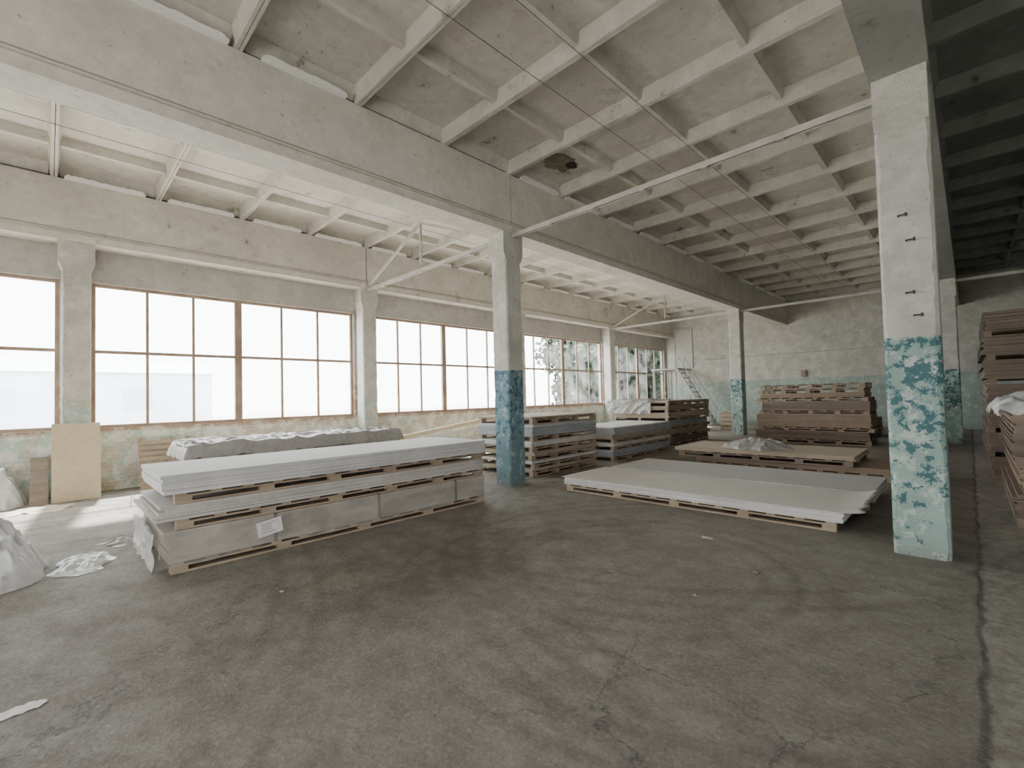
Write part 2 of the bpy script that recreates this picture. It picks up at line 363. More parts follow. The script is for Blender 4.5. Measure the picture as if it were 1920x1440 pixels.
# ------------------------------------------------------------------ columns
def column(x, y, mat, w=0.2, label='', brackets=()):
    bm = bmesh.new(); n = 60; rings = []
    rn = 0.02
    for i in range(n + 1):
        z = ZT * i / n; ring = []
        for (sx, sy) in ((-1, -1), (1, -1), (1, 1), (-1, 1)):
            ch = rn + 0.03 * max(0, mn.noise(Vector((x + sx * 3, y + sy * 5, z * 5)))) + 0.025 * max(0, mn.noise(Vector((x + sx, y + sy, z * 17))))
            if sx * sy > 0: ring += [(x + sx * w, y + sy * (w - ch), z), (x + sx * (w - ch), y + sy * w, z)]
            else: ring += [(x + sx * (w - ch), y + sy * w, z), (x + sx * w, y + sy * (w - ch), z)]
        ring = [bm.verts.new(p) for p in ring]; rings.append(ring)
    for i in range(n):
        for k in range(8):
            bm.faces.new((rings[i][k], rings[i][(k + 1) % 8], rings[i + 1][(k + 1) % 8], rings[i + 1][k]))
    bm.faces.new(rings[0][::-1]); bm.faces.new(rings[-1]); fix(bm)
    o = new_obj('concrete_column', bm, mat, label=label, cat='column')
    bm = bmesh.new()
    a, b = w + 0.001, w + 0.05
    rect = lambda r, z: [(x - w - .001, y - r, z), (x + w + .001, y - r, z), (x + w + .001, y + r, z), (x - w - .001, y + r, z)]
    prism(bm, rect(a, ZT - 0.50), rect(b, ZT - 0.36)); prism(bm, rect(b, ZT - 0.36), rect(b, ZT))
    fix(bm); new_obj('capital', bm, mat, parent=o)
    for z, dx in brackets:
        bm = bmesh.new()
        tube(bm, (x + dx - 0.05, y - w, z), (x + dx - 0.05, y - w - 0.05, z), 0.005)
        tube(bm, (x + dx - 0.05, y - w - 0.05, z), (x + dx + 0.01, y - w - 0.05, z), 0.006)
        tube(bm, (x + dx + 0.01, y - w - 0.05, z - 0.018), (x + dx + 0.01, y - w - 0.05, z + 0.015), 0.009)
        fix(bm); new_obj('bracket', bm, BLACK, parent=o)
    return o
column(XA, 6.06, COLB, label='white concrete column with peeling blue lower part beside stacked pallets')
column(XA, 18.06, COLM, label='white concrete column with mint lower part near the end wall')
column(XC, 6.0, COLM, w=0.205, label='big white concrete column with mint paint peeling to dark teal', brackets=((3.25, 0), (3.0, 0.05), (2.5, 0.03), (2.28, 0.08)))
column(XC, 18.06, COLM, label='white and mint concrete column between aisle and brown board stacks')
for y in WCOL:
    column(XW, y, COLW, label='whitewashed concrete column standing against the window wall', w=0.2)
column(XW, YB + .25, COLW, label='whitewashed concrete column standing against the window wall')
column(XA, YB + .25, COLM, label='white concrete column with mint lower part')
column(XC, YB + .25, COLM, label='white concrete column with mint lower part')

# ------------------------------------------------------------------ beams
def beam(x, ya, yb, mat, sides=(1,), label='long whitewashed concrete roof beam resting on columns', mh=0.05):
    bm = bmesh.new()
    prof = [(-0.22, ZT), (0.22, ZT), (0.22, ZT + 0.13), (0.17, ZT + 0.18), (0.17, ZB), (-0.17, ZB), (-0.17, ZT + 0.18), (-0.22, ZT + 0.13)]
    y0, y1 = ya + 0.01, yb - 0.01
    prism(bm, [(x + a, y0, z) for a, z in prof], [(x + a, y1, z) for a, z in prof]); fix(bm)
    o = new_obj('roof_beam', bm, mat, label=label, cat='beam')
    for s in sides:
        bm = bmesh.new()
        z = ZT + 0.21; yy = y0
        while yy < y1 - 0.6:
            tube(bm, (x + s * 0.178, yy, z), (x + s * 0.178, min(yy + 1.5, y1), z + random.uniform(-.004, .004)), 0.007, 6)
            yy += 1.5
        fix(bm); new_obj('cable', bm, GCABLE, parent=o)
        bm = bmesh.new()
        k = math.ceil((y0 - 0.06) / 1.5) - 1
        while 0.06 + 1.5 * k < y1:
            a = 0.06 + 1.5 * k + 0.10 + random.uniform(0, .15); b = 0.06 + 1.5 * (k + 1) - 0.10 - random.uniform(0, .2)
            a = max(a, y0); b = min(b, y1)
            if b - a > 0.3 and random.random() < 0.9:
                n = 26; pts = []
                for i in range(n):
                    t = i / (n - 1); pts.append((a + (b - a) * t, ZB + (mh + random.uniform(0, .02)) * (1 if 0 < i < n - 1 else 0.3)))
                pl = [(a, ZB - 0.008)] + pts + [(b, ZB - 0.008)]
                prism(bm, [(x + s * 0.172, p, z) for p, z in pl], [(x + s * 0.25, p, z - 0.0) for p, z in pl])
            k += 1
        fix(bm); new_obj('slit_light_strip', bm, SLITL, parent=o)  # bright strips standing in for light through the beam-top gap
    return o
for a, b in ((YB, 6.06), (6.06, 18.06), (18.06, YE)):
    beam(XA, a, b, LIMEB)
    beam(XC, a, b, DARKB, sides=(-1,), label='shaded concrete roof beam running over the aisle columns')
    beam(XW + 0.02, a, b, LIME, label='whitewashed concrete roof beam above the windows')

# ------------------------------------------------------------------ braces
def tie(x0, x1, y, label, post=False):
    bm = bmesh.new(); z = ZT - 0.062
    box(bm, x0, x1, y - 0.04, y - 0.028, z - 0.025, z + 0.04); box(bm, x0, x1, y + 0.028, y + 0.04, z - 0.025, z + 0.04)
    box(bm, x0, x1, y - 0.04, y + 0.04, z + 0.04, z + 0.052)
    for i in range(1, 6):
        xx = x0 + (x1 - x0) * i / 6; box(bm, xx - 0.04, xx + 0.04, y - 0.04, y + 0.04, z - 0.035, z - 0.025)
    fix(bm)
    o = new_obj('steel_brace', bm, STEEL, label=label, cat='brace')
    if post:
        xm = (x0 + x1) / 2
        bm = bmesh.new(); bar(bm, (xm, y, ZT + 0.1), (xm, y, ZB - 0.03), 0.045); fix(bm)
        new_obj('hanger', bm, STEEL, parent=o)
        for xe in (x0 + 0.05, x1 - 0.05):
            bm = bmesh.new(); bar(bm, (xe, y, ZT + 0.03), (xm, y, ZB - 0.06), 0.06, 0.05); fix(bm)
            new_obj('diagonal', bm, STEEL, parent=o)
    return o
for y in (6.06, 18.06):
    tie(XW + 0.203, XA - 0.203, y, 'pale steel truss brace between window column and inner column', True)
    tie(XA + 0.203, XC - 0.208, y, 'long pale steel tie bar spanning between two concrete columns')
tie(XC + 0.203, XR - 0.002, 18.06, 'pale steel tie bar in the dim aisle')

for x in (-3.85, -3.2, -9.3):
    bm = bmesh.new(); tube(bm, (x, YB + 0.1, ZB - 0.008), (x, YE - 0.002, ZB - 0.008), 0.004, 6); fix(bm)
    new_obj('ceiling_wire', bm, GSTRAP, label='thin wire strung beneath the ribbed ceiling', cat='wire')

def blob(name, cx, cy, z, rx, ry, mat, seed, thick=0.02, **k):
    bm = bmesh.new(); n = 48; A = []; B = []
    for i in range(n):
        a = 2 * math.pi * i / n; r = 0.85 + 0.3 * mn.noise(Vector((math.cos(a) * 1.3, math.sin(a) * 1.3, seed))) + 0.2 * mn.noise(Vector((math.cos(a) * 5, math.sin(a) * 5, seed)))
        A.append((cx + rx * r * math.cos(a), cy + ry * r * math.sin(a), z)); B.append((A[-1][0], A[-1][1], z - thick))
    prism(bm, A, B); fix(bm)
    return new_obj(name, bm, mat, **k)
pp = blob('broken_plaster', -5.3, 6.75, ZP - 0.011, 0.32, 0.46, HOLE, 1.3, 0.008, parent=CEIL)
blob('hole', -5.2, 6.95, ZP - 0.021, 0.12, 0.16, HOLED, 4.3, 0.004, parent=pp)

# ------------------------------------------------------------------ pallets and bundles
def pallet(x0, x1, y0, y1, z0, h, mat=WOOD, axis='x', label='rough wooden pallet under stacked boards', nb=4):
    bm = bmesh.new(); L = (x1 - x0) if axis == 'x' else (y1 - y0); W = (y1 - y0) if axis == 'x' else (x1 - x0)
    def B(a0, a1, b0, b1, c0, c1):
        if axis == 'x': box(bm, x0 + a0, x0 + a1, y0 + b0, y0 + b1, c0, c1)
        else: box(bm, x0 + b0, x0 + b1, y0 + a0, y0 + a1, c0, c1)
    t = min(0.022, h * 0.2)
    for f in (0, 0.5, 1):
        c = f * (W - 0.1)
        B(0, L, c, c + 0.1, z0, z0 + t)
        B(0, L, c, c + 0.1, z0 + h - 2 * t, z0 + h - t - 0.0005)
        for k in range(nb + 1):
            a = k * (L - 0.14) / nb
            B(a, a + 0.14, c + 0.002, c + 0.098, z0 + t, z0 + h - 2 * t)
    n = max(3, int(L / 0.28))
    for k in range(n):
        a = k * (L - 0.1) / (n - 1); B(a, a + 0.1, random.uniform(-.01, .0), W + random.uniform(0, .01), z0 + h - t, z0 + h)
    return new_obj('wooden_pallet', bm, mat, label=label, cat='pallet')

def bundle(x0, x1, y0, y1, z0, h, mat, n=6, jit=0.012, label='bundle of flat boards', straps=0, axis='x', name='board_bundle', endj=0.0, strapmat=None, cat='boards', sw=0.010):
    bm = bmesh.new(); t = h / n
    for i in range(n):
        dx = random.uniform(-jit, jit); dy = random.uniform(-jit, jit); e = random.uniform(-endj, 0)
        if axis == 'x': xa, xb, ya, yb_ = x0 + dx + e, x1 + dx, y0 + dy, y1 + dy
        else: xa, xb, ya, yb_ = x0 + dx, x1 + dx, y0 + dy + e, y1 + dy
        box(bm, xa, xb, ya, yb_, z0 + i * t + (0.0015 if i else 0), z0 + (i + 1) * t)
    o = new_obj(name, bm, mat, label=label, cat=cat)
    for k in range(straps):
        f = (k + 0.75) / (straps + 0.2); bm = bmesh.new(); w = sw; e = jit + 0.002
        if axis == 'x':
            c = x0 + (x1 - x0) * f
            box(bm, c - w, c + w, y0 - e - .003, y0 - e, z0, z0 + h + .002); box(bm, c - w, c + w, y1 + e, y1 + e + .003, z0, z0 + h + .002); box(bm, c - w, c + w, y0 - e, y1 + e, z0 + h, z0 + h + .002)
        else:
            c = y0 + (y1 - y0) * f
            box(bm, x0 - e - .003, x0 - e, c - w, c + w, z0, z0 + h + .002); box(bm, x1 + e, x1 + e + .003, c - w, c + w, z0, z0 + h + .002); box(bm, x0 - e, x1 + e, c - w, c + w, z0 + h, z0 + h + .002)
        new_obj('strap', bm, strapmat or BLACK, parent=o)
    return o

def stack(x0, x1, y0, y1, tiers, axis, jit, plabel, blabel, nb=4, dn=0.03, endj=0.0, bj=0.012, straps=0, strapmat=None):
    z = 0.0005; last = None
    for it in tiers:
        a, b = random.uniform(-jit, jit), random.uniform(-jit, jit)
        ex = it[3] if len(it) > 3 else 0
        if it[0] == 'p': pallet(x0 + a + ex, x1 + a - ex, y0 + b, y1 + b, z, it[1], it[2] if len(it) > 2 else WOOD, axis, plabel, nb)
        else:
            last = bundle(x0 + a + ex, x1 + a - ex, y0 + b, y1 + b, z, it[1], it[2], max(1, int(it[1] / dn)), bj, blabel.get(it[2].name, blabel['*']), straps if it[1] > .15 else 0, axis, endj=endj, strapmat=strapmat)
        z += it[1] + .003
    return z, last

def fold(p):
    a = 1 - abs(mn.noise(p)) * 2.2; b = 1 - abs(mn.noise(p * 2.3 + Vector((5, 1, 2)))) * 2.2
    return max(0, 0.55 * a * a + 0.3 * max(0, b) * max(0, a) + 0.15 * b)

def crumple(name, x0, x1, y0, y1, zf, mat, label, cat='plastic film', amp=0.06, seed=0, n=60, skirt=0.0, parent=None, dome=0.0, zmin=0.004, edge=0.15, fs=2.6, rot=0.0, flat=False):
    bm = bmesh.new(); G = []
    cx, cy = (x0 + x1) / 2, (y0 + y1) / 2
    for i in range(n + 1):
        row = []
        for j in range(n + 1):
            u, v = i / n, j / n
            ex = edge * (mn.noise(Vector((v * 3, seed, 1.0))) + .3 * mn.noise(Vector((v * 9, seed, 3.0)))); ey = edge * (mn.noise(Vector((u * 3, seed, 7.0))) + .3 * mn.noise(Vector((u * 9, seed, 9.0))))
            uu, vv = u * 2 - 1, v * 2 - 1
            if not flat:
                uu, vv = uu * math.sqrt(1 - vv * vv * .4), vv * math.sqrt(1 - uu * uu * .4)
            x = cx + (x1 - x0) / 2 * uu + ex * abs(uu); y = cy + (y1 - y0) / 2 * vv + ey * abs(vv)
            d = min(u * (x1 - x0), (1 - u) * (x1 - x0), v * (y1 - y0), (1 - v) * (y1 - y0))
            env = 1.0 if flat else min(1, (math.sin(math.pi * u) * math.sin(math.pi * v)) ** 0.5 * 1.25)
            w = fold(Vector((x * fs, y * fs, seed)))
            z = zf + amp * w * env + dome * (math.sin(math.pi * u) * math.sin(math.pi * v)) ** 0.8
            if d < 0.07: z -= skirt * (1 - d / 0.07)
            if rot:
                dx, dy = x - cx, y - cy; x = cx + dx * math.cos(rot) - dy * math.sin(rot); y = cy + dx * math.sin(rot) + dy * math.cos(rot)
            row.append(bm.verts.new((x, y, max(zmin, z))))
        G.append(row)
    for i in range(n):
        for j in range(n): bm.faces.new((G[i][j], G[i + 1][j], G[i + 1][j + 1], G[i][j + 1]))
    fix(bm)
    return new_obj(name, bm, mat, parent=parent, label=label if not parent else None, cat=cat if not parent else None, smooth=True)

# --- stack of long white sheets
x0, x1, y0, y1 = -6.70, -5.42, 0.82, 4.78
pallet(x0, x1, y0, y1, 0, 0.10, WOOD, 'y', 'low wooden pallet beneath wrapped white sheets', 4)
lb = bundle(x0, x1, y0, y1, 0.101, 0.30, WHITE2, 3, 0.006, 'wrapped greyish sheet bundle tied with straps, paper label', 3, 'y', endj=0.10, strapmat=GSTRAP, sw=0.018)
bm = bmesh.new(); R = Matrix.Rotation(0.14, 3, 'X'); box(bm, x1 + 0.056, x1 + 0.058, 1.55, 1.80, 0.20, 0.36, rot=R)
pl = new_obj('paper_label', bm, PAPER, parent=lb)
bm = bmesh.new()
for k in range(5): box(bm, x1 + 0.0585, x1 + 0.059, 1.59, 1.59 + random.uniform(.09, .17), 0.23 + k * 0.024, 0.236 + k * 0.024, rot=R)
new_obj('print', bm, INK, parent=pl)
pallet(x0, x1 - .02, y0 + .05, y1, 0.405, 0.098, WOOD, 'y', 'thin dark pallet between white sheet bundles', 5)
mb = bundle(x0 + .0, x1 + .0, y0 - 0.02, y1 + .01, 0.505, 0.145, MIDW, 5, 0.010, 'bundle of dusty white flat sheets with frayed ends', 0, 'y', endj=0.14)
pallet(x0, x1 - .03, y0 + .04, y1, 0.651, 0.105, WOOD, 'y', 'thin wooden pallet between white sheet bundles', 5)
tb = bundle(x0 - .0, x1 + .03, y0 + .0, y1 + .02, 0.758, 0.185, WHITE, 5, 0.002, 'top bundle of long clean white sheets', 0, 'y', endj=0.08)

def wall_film(name, pa, pb, za, zb, nrm, mat, parent, seed, amp=0.05, tilt=0.1):
    bm = bmesh.new(); n = 120; G = []; pa = Vector(pa); pb = Vector(pb); nrm = Vector(nrm)
    for i in range(n + 1):
        row = []
        for j in range(31):
            u, v = i / n, j / 30; q = pa.lerp(pb, u); z = za + (zb - za) * v + 0.05 * mn.noise(Vector((u * 6, seed, 2))) * (1 - v)
            p = Vector((q.x * 3 + q.y * 3, z * 4, seed))
            o = amp * fold(p) * 2 + tilt * (1 - v) ** 2
            q = q + nrm * o
            row.append(bm.verts.new((q.x, q.y, max(0.005, z))))
        G.append(row)
    for i in range(n):
        for j in range(30): bm.faces.new((G[i][j], G[i + 1][j], G[i + 1][j + 1], G[i][j + 1]))
    return new_obj(name, bm, mat, parent=parent, smooth=True)
wall_film('film_wrap', (x0 - .02, y0 - .11, 0), (x1 + .02, y0 - .11, 0), 0.04, 0.40, (0, -1, 0), FILMG, lb, 3.1, 0.02, 0.02)
wall_film('film_wrap', (x1 + .010, y0 - .10, 0), (x1 + .010, y1, 0), 0.08, 0.395, (1, 0, 0), FILMT, lb, 8.1, 0.017, 0.0)
wall_film('film_wrap', (x0 - .02, y0 - .16, 0), (x1 - .05, y0 - .16, 0), 0.50, 0.66, (0, -1, 0), FILMT, mb, 5.1, 0.015, 0.01)

# --- film covered stack near the windows
x0, x1, y0, y1 = -9.45, -8.2, 1.45, 5.0
zt, lb2 = stack(x0, x1, y0, y1, [('p', .12), ('b', .40, BROWN), ('p', .10, WOODD), ('b', .36, BROWN2)], 'y', 0.0,
      'wooden pallet beneath film covered boards', {'*': 'bundle of brown boards under dusty film near windows'}, straps=0)
crumple('film_cover', x0 - .05, x1 + .07, y0 - .07, y1 + .07, zt + 0.005, FILMD, '', amp=0.06, seed=2.0, skirt=0.22, n=110, edge=0.03, parent=lb2, fs=2.6, flat=True)

# --- many layered stack behind the blue column
stack(-7.85, -6.22, 6.8, 9.0, [('p', .11), ('b', .04, BEIGE), ('p', .10), ('b', .05, CREAM), ('p', .11), ('b', .06, BEIGE), ('p', .11), ('b', .10, CREAM), ('p', .10), ('b', .18, BLUEG), ('b', .05, GREY), ('p', .12), ('b', 0.03, BEIGE)],
      'y', 0.04, 'weathered wooden pallet in a mixed tall stack', {'blue_grey_sheets': 'blue-grey thin sheets in tall pallet stack', 'cream_sheets': 'cream thin sheets in tall pallet stack', '*': 'pale thin boards in tall pallet stack'}, nb=3, dn=.025)
# --- lower grey stack
stack(-7.45, -6.1, 9.55, 12.5, [('p', .10), ('b', .16, BLUEG), ('p', .09), ('b', .08, CREAM), ('p', .09), ('b', .10, BEIGE), ('b', .14, BLUEG), ('b', .03, CREAM)],
      'y', 0.02, 'wooden pallet beneath grey sheets', {'*': 'grey thin sheets layered in a low stack'}, dn=.02, bj=.02)
# --- wide stack with pale film on top
zt, lb3 = stack(-8.3, -6.42, 13.0, 16.0, [('p', .11), ('b', .16, BROWN2), ('p', .10), ('b', .14, BEIGE), ('p', .10), ('b', .15, BLUEG), ('p', .10), ('b', .14, BEIGE), ('p', .10), ('b', .10, BROWN), ('p', .10), ('b', .05, BEIGE)],
      'y', 0.05, 'wooden pallet in the wide board stack', {'*': 'thin grey and brown boards in a wide stack'}, dn=.03, bj=.02)
crumple('film_cover', -8.42, -6.9, 12.85, 14.4, zt + .005, FILMG, '', amp=0.07, seed=9.0, skirt=0.07, n=60, edge=0.08, parent=lb3, flat=True)
wall_film('film_wrap', (-8.42, 12.92, 0), (-6.9, 12.92, 0), 1.0, 1.40, (0, -1, 0), FILMG, lb3, 12.1, 0.03, 0.03)

# --- flat white sheets beside the big column
pallet(-4.93, -1.12, 6.22, 7.45, 0, 0.11, WOOD, 'x', 'wide low pallet carrying cream sheets', 4)
bundle(-4.96, -1.05, 6.2, 7.47, 0.111, 0.11, CREAM, 5, 0.01, 'grey-white sheets in a flat low stack', 0, 'x')
bm = bmesh.new(); n = 70; G = []
for i in range(n + 1):
    row = []
    for j in range(n + 1):
        u, v = i / n, j / n; x = -5.0 + 4.12 * u; y = 6.16 + 1.36 * v + .015 * mn.noise(Vector((u * 9, 3, v)))
        if u > .5: x += 0.05 * mn.noise(Vector((v * 9, 1, 0))) * (u - .5) * 2
        lift = 0.07 * max(0, (u - .92) / .08) ** 2 * (0.4 + 0.6 * v)
        row.append(bm.verts.new((x, y, 0.2275 + 0.006 * abs(mn.noise(Vector((x * 1.2, y * 2, 3)))) + lift)))
    G.append(row)
for i in range(n):
    for j in range(n): bm.faces.new((G[i][j], G[i + 1][j], G[i + 1][j + 1], G[i][j + 1]))
o = new_obj('cover_sheet', bm, CREAM, label='single cream cover sheet lying on flat stack', cat='sheet', smooth=True)
md = o.modifiers.new('t', 'SOLIDIFY'); md.thickness = 0.004; md.offset = 1
pallet(-4.9, -1.0, 7.60, 8.9, 0, 0.11, WOOD, 'x', 'wide low pallet carrying grey-white sheets', 4)
bundle(-4.9, -0.95, 7.56, 8.95, 0.111, 0.13, GREY, 6, 0.006, 'grey-white sheets in a flat low stack', 0, 'x')

# --- low brown pallets
pallet(-4.3, -1.0, 10.0, 11.4, 0, 0.12, WOOD, 'x', 'low pallet with brown boards')
bundle(-4.3, -1.0, 10.0, 11.4, 0.121, 0.10, BROWN, 4, 0.02, 'brown boards on the lower pallet', 0, 'x')
pallet(-4.65, -1.5, 9.9, 11.4, 0.223, 0.12, WOODD, 'x', 'upper pallet with beige board on it')
lb4 = bundle(-4.7, -1.45, 9.85, 11.4, 0.345, 0.07, BEIGE, 3, 0.02, 'tan boards lying on top pallet', 0, 'x')
crumple('plastic_wrap', -3.85, -2.65, 9.95, 11.0, 0.42, FILMG, 'crumpled grey plastic wrap lying on tan boards', amp=0.10, seed=4.0, n=60, zmin=0.418, dome=0.13, edge=.2, fs=3.5)

# --- tall brown bundles
stack(-4.85, -1.95, 16.0, 17.25, [('p', .13), ('b', .24, BROWN2), ('p', .11), ('b', .38, BROWN), ('p', .11, WOOD, .05), ('b', .26, BROWN2, .08), ('p', .11, WOOD, .04), ('b', .12, BROWN, .12), ('p', .13, WOOD, .10), ('b', .03, BEIGE, .16), ('p', .12, WOOD, .12)],
      'x', 0.08, 'wooden pallet in the tall brown stack', {'brown_fibreboard': 'tan fibreboard bundle in tall stack by end wall', '*': 'dull brown boards in tall stack by end wall'}, straps=0, dn=.06, bj=.02)
stack(-5.2, -2.2, 19.0, 20.3, [('p', .12), ('b', .5, BROWN2)], 'x', 0.03, 'wooden pallet behind the tall brown stack', {'*': 'dull brown boards near the end wall'})

# --- stacks in the aisle
zt, lb5 = stack(0.34, 1.65, 7.6, 10.4, [('p', .11, WOODD), ('b', .26, BROWN2), ('p', .10, WOODD), ('b', .22, BROWN), ('p', .10, WOODD), ('b', .24, BROWN2), ('p', .10, WOODD), ('b', .16, BROWN)],
      'y', 0.05, 'wooden pallet in the aisle stack', {'*': 'dull brown boards stacked beside the aisle'}, straps=1, bj=.03, dn=.02, strapmat=GSTRAP)
crumple('film_cover', 0.18, 1.75, 7.52, 9.4, zt + .01, FILM, '', amp=0.12, seed=14.0, skirt=0.10, n=60, edge=0.12, dome=0.14, parent=lb5, flat=True)
T = []
for i in range(7): T += [('p', .09, WOODD), ('b', .31, BROWN2)]
stack(0.2, 1.6, 11.2, 15.6, T, 'y', 0.04, 'wooden pallet in a tall aisle stack', {'*': 'brown boards in a very tall aisle stack'}, dn=.025, bj=.025, strapmat=GSTRAP, straps=2)

# ------------------------------------------------------------------ things by the window wall
def leaning(name, xb, xt, ya, yb, h, t, mat, label, cat, zb=0.0):
    bm = bmesh.new()
    prism(bm, [(xb, ya, zb), (xb + t, ya, zb), (xt + t, ya, zb + h), (xt, ya, zb + h)], [(xb, yb, zb), (xb + t, yb, zb), (xt + t, yb, zb + h), (xt, yb, zb + h)])
    fix(bm); return new_obj(name, bm, mat, label=label, cat=cat)
leaning('leaning_board', -11.12, -11.40, 0.04, 0.67, 1.33, 0.06, PLY, 'pale yellow board leaning against whitewashed column', 'board')
leaning('dark_board', -11.0, -11.70, -0.22, 0.0, 0.75, 0.02, WOODD, 'dark scrap board leaning beside the pale board', 'board')
ya, yb_, h = 1.25, 2.15, 0.95
bm = bmesh.new(); xb, xt = -11.35, -11.76
for k in range(9):
    f0 = k / 9; f1 = f0 + 0.07
    prism(bm, [(xb + (xt - xb) * f0, ya, h * f0), (xb + (xt - xb) * f0 + .02, ya, h * f0), (xb + (xt - xb) * f1 + .02, ya, h * f1), (xb + (xt - xb) * f1, ya, h * f1)],
          [(xb + (xt - xb) * f0, yb_, h * f0), (xb + (xt - xb) * f0 + .02, yb_, h * f0), (xb + (xt - xb) * f1 + .02, yb_, h * f1), (xb + (xt - xb) * f1, yb_, h * f1)])
for yy in (ya + .02, (ya + yb_) / 2, yb_ - .1):
    bar(bm, (xb - .03, yy + .04, 0.02), (xt - .03, yy + .04, h), 0.08, 0.05)
fix(bm); new_obj('leaning_pallet', bm, WOOD, label='slatted wooden pallet leaning on the sill wall', cat='pallet')
for i, (ya, yb_, zb, x) in enumerate(((2.5, 10.4, 0.92, -11.32), (3.6, 9.8, 0.66, -11.20))):
    bm = bmesh.new(); bar(bm, (x, ya, 0.07), (x, yb_, zb), 0.03, 0.11); fix(bm)
    new_obj('leaning_plank', bm, (PLY, CREAM)[i], label='long pale plank propped low along the sill wall', cat='plank')

crumple('plastic_sheet', -7.4, -6.98, 0.45, 0.95, 0.0, FILMG, 'crumpled pale film scraps on floor beside white sheets', amp=0.07, seed=21.0, edge=.15, fs=4)
crumple('plastic_wrap_heap', -7.0, -6.0, -0.95, -0.02, 0.0, FILM, 'heap of crumpled translucent plastic wrap on the floor', amp=0.2, seed=31.0, n=100, dome=0.50, fs=5.0)
crumple('plastic_sheet', -6.95, -6.1, 0.04, 0.48, 0.0, FILM, 'flattened tail of white plastic wrap on floor', amp=0.07, seed=33.0, edge=0.08, rot=-.1, fs=5)
crumple('plastic_wrap_heap', -11.75, -10.95, -1.1, -0.28, 0.0, FILM, 'crumpled bag of clear plastic under the windows', amp=0.2, seed=37.0, n=60, dome=0.6)
crumple('brown_paper_sheet', -10.85, -10.2, -0.45, 0.3, 0.0, BEIGE, 'crumpled brown paper sheet lying on floor', cat='paper', amp=0.05, seed=39.0, n=30, edge=0.2)
crumple('paper_scrap', -3.70, -3.60, -0.22, 0.0, 0.0, PAPER, 'flattened pale paper scrap on concrete floor', cat='litter', amp=0.01, seed=40.0, n=16, edge=0.04)
for i, (x, y, s) in enumerate(((-2.1, 5.1, .07), (-1.75, 4.75, .03), (-1.6, 3.6, .02), (-3.2, 4.1, .02), (-4.2, 1.4, .025), (-1.4, 4.4, .025))):
    crumple('litter_scrap', x - s, x + s, y - s * .6, y + s * .6, 0.0, (WHITE2, WOODD)[i % 2], 'small crumpled scrap of litter on floor', cat='litter', amp=0.01 + s * .3, seed=50.0 + i, n=10, edge=0.03, fs=20)

# ------------------------------------------------------------------ end wall things
bm = bmesh.new(); box(bm, -11.3, -10.4, YE - 0.03, YE, 2.9, 5.0)
d = new_obj('door_1', bm, DOORM, kind='structure')
bm = bmesh.new(); box(bm, -11.35, -11.3, YE - 0.06, YE, 2.9, 5.05); box(bm, -10.4, -10.35, YE - 0.06, YE, 2.9, 5.05); box(bm, -11.3, -10.4, YE - 0.06, YE, 5.0, 5.05)
new_obj('frame', bm, STEEL, parent=d)

st = bpy.data.objects.new('steel_staircase', None); st.location = (-9.6, 22.6, 0); COL.objects.link(st)
st['label'] = 'grey steel staircase with handrail rising to a landing'; st['category'] = 'staircase'
def part(name, bm, mat):
    fix(bm); o = new_obj(name, bm, mat, parent=st); o.matrix_parent_inverse = Matrix.Translation((9.6, -22.6, 0)); return o
ya, yb_ = 22.3, 22.95; xs, run = -8.85, 1.6
for yy in (ya, yb_):
    bm = bmesh.new(); bar(bm, (xs, yy, 0.08), (xs - run, yy, 2.82), 0.04, 0.13); part('stringer', bm, GALV)
    bm = bmesh.new(); bar(bm, (xs + .1, yy, 0.75), (xs - run + .1, yy, 3.45), 0.03)
    for f in (0.02, 0.5, 0.98): bar(bm, (xs - run * f, yy, 0.08 + 2.74 * f), (xs + .1 - run * f, yy, 0.75 + 2.7 * f), 0.025)
    part('handrail', bm, GALV)
for k in range(11):
    f = (k + .6) / 11.5; bm = bmesh.new(); box(bm, xs - run * f - .11, xs - run * f + .11, ya + .025, yb_ - .025, 0.08 + 2.74 * f - .015, 0.08 + 2.74 * f + .015); part('tread', bm, GALV)
bm = bmesh.new(); box(bm, -11.8, xs - run + .03, ya - .05, YE - 0.07, 2.80, 2.87); part('landing', bm, GALV)
for (xx, yy) in ((-11.7, ya), (xs - run - .05, ya), (-11.7, 23.9), (xs - run - .05, 23.9)):
    bm = bmesh.new(); bar(bm, (xx, yy, 0), (xx, yy, 2.8), 0.06); part('support', bm, GALV)

def wall_box(x, z, w, h, dpt, mat, label):
    bm = bmesh.new(); box(bm, x - w / 2, x + w / 2, YE - dpt, YE, z - h / 2, z + h / 2)
    o = new_obj('wall_switch_box', bm, mat, label=label, cat='switch box'); bevel(o, 0.015)
    bm = bmesh.new(); box(bm, x - w * .3, x + w * .3, YE - dpt - .012, YE - dpt, z - h * .3, z + h * .3); new_obj('cover', bm, mat, parent=o)
wall_box(-5.3, 2.35, .2, .3, .12, REDBOX, 'small dull brown electrical box on the end wall')
bm = bmesh.new(); tube(bm, (-9.8, YE - .06, 3.3), (XC - .3, YE - .06, 3.3), .018); fix(bm)
new_obj('wall_pipe', bm, STEEL, label='thin painted pipe running along the end wall', cat='pipe')
def crate(x, y, w, dp, h, mat, label):
    bm = bmesh.new(); n = 4; t = .02
    for k in range(n):
        z0 = h * k / n + .005; z1 = h * (k + .8) / n
        box(bm, x, x + w, y, y + t, z0, z1); box(bm, x, x + w, y + dp - t, y + dp, z0, z1); box(bm, x, x + t, y + t, y + dp - t, z0, z1); box(bm, x + w - t, x + w, y + t, y + dp - t, z0, z1)
    for a in (x + t, x + w - t - .04):
        for b in (y + t, y + dp - t - .04): box(bm, a, a + .04, b, b + .04, 0, h)
    box(bm, x + t, x + w - t, y + t, y + dp - t, 0.02, 0.04)
    fix(bm); return new_obj('wooden_crate', bm, mat, label=label, cat='crate')
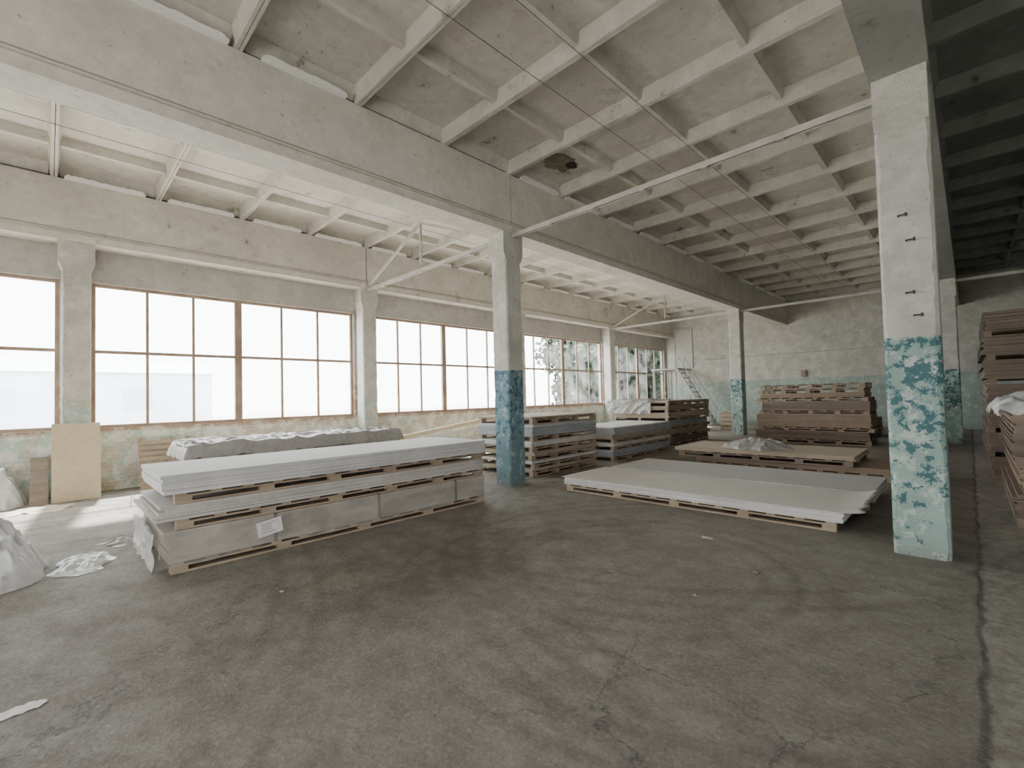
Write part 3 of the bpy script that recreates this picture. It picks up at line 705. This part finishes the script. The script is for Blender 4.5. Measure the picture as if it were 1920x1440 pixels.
crate(-7.6, 20.2, .8, .6, .75, WOOD, 'slatted wooden crate beyond the mint column')
crate(-8.7, 19.2, .7, .6, .5, WOODD, 'dark slatted crate near the staircase')

# ------------------------------------------------------------------ outside
bm = bmesh.new(); box(bm, -90, 90, -70, 90, -0.4, -0.205)
new_obj('outside_ground', bm, GROUND, label='pale sunlit yard around the building', cat='ground')
def far_building(xa, xb, ya, yb, h, label):
    bm = bmesh.new(); box(bm, xa, xb, ya, yb, -0.205, h)
    o = new_obj('outside_building', bm, BLDG, label=label, cat='building')
    bm = bmesh.new()
    prism(bm, [(xa - .3, ya - .3, h), (xb + .3, ya - .3, h), ((xa + xb) / 2, ya - .3, h + 1.2)], [(xa - .3, yb + .3, h), (xb + .3, yb + .3, h), ((xa + xb) / 2, yb + .3, h + 1.2)])
    fix(bm); new_obj('roof', bm, BLDG, parent=o)
    y = ya + 1.5
    while y < yb - 2.5:
        bm = bmesh.new(); box(bm, xb, xb + .04, y, y + 1.6, h * .35, h * .75); new_obj('window', bm, BLDGW, parent=o); y += 3.4
    return o
far_building(-52, -42, -8, 9, 4.0, 'pale blue-grey workshop across the sunlit yard')

def tree(x, y, h, r, seed, label, n=4200):
    rnd = random.Random(seed)
    e = bpy.data.objects.new('tree', None); e.location = (x, y, -0.205); COL.objects.link(e); e['label'] = label; e['category'] = 'tree'
    bm = bmesh.new()
    prism(bm, [(math.cos(a) * .14, math.sin(a) * .14, 0) for a in [i * math.pi / 4 for i in range(8)]], [(math.cos(a) * .07, math.sin(a) * .07, h * .7) for a in [i * math.pi / 4 for i in range(8)]])
    for k in range(7):
        a = rnd.uniform(0, 6.28); zz = h * rnd.uniform(.25, .6); tube(bm, (0, 0, zz), (math.cos(a) * r * .6, math.sin(a) * r * .6, zz + h * .25), .03, 6)
    fix(bm); new_obj('trunk', bm, BARK, parent=e)
    bm = bmesh.new()
    cl = [(rnd.uniform(-r, r) * .6, rnd.uniform(-r, r) * .6, h * rnd.uniform(.08, .95), rnd.uniform(.7, 1.1)) for _ in range(30)]
    for _ in range(n):
        c = rnd.choice(cl); v = Vector((rnd.gauss(0, 1), rnd.gauss(0, 1), rnd.gauss(0, 1))).normalized() * c[3] * rnd.uniform(.2, 1) * r * .62
        p = Vector(c[:3]) + v; p.z = max(.2, p.z); s = rnd.uniform(.14, .26)
        a = Vector((rnd.gauss(0, 1), rnd.gauss(0, 1), rnd.gauss(0, 1))).normalized(); b = a.orthogonal().normalized()
        vs = [bm.verts.new(p + a * s), bm.verts.new(p + b * s * .6), bm.verts.new(p - a * s), bm.verts.new(p - b * s * .6)]; bm.faces.new(vs)
    new_obj('foliage', bm, LEAF, parent=e)['kind'] = 'stuff'
tree(-14.6, 24.6, 6.2, 1.9, 1, 'leafy green tree outside the far windows', 22000)
tree(-14.8, 29.0, 6.6, 2.1, 2, 'dense green tree outside beyond the building corner', 22000)
tree(-19.6, 27.0, 7.4, 2.4, 3, 'tall green tree in the yard outside', 16000)
tree(-18.5, 36.0, 8.0, 2.8, 5, 'tall leafy tree farther along the yard', 16000)
tree(-24.0, 35.0, 8.0, 3.0, 8, 'broad dark tree at the edge of the yard', 16000)
tree(-15.6, 20.8, 4.4, 1.3, 6, 'smaller leafy tree standing near the windows', 4000)

# ------------------------------------------------------------------ light
w = bpy.data.worlds.new('sky'); S.world = w; w.use_nodes = True
bg = w.node_tree.nodes['Background']; bg.inputs[0].default_value = (0.975, 0.98, 1.0, 1); bg.inputs[1].default_value = 7.0
sd = bpy.data.lights.new('sun', 'SUN'); sd.energy = 18; sd.angle = 0.05; sd.color = (1, 0.96, 0.90)
so = bpy.data.objects.new('sun', sd); COL.objects.link(so)
so.rotation_euler = Vector((0.88, -0.10, -1.0)).to_track_quat('-Z', 'Y').to_euler()
S.view_settings.view_transform = 'AgX'
S.view_settings.exposure = 0.75
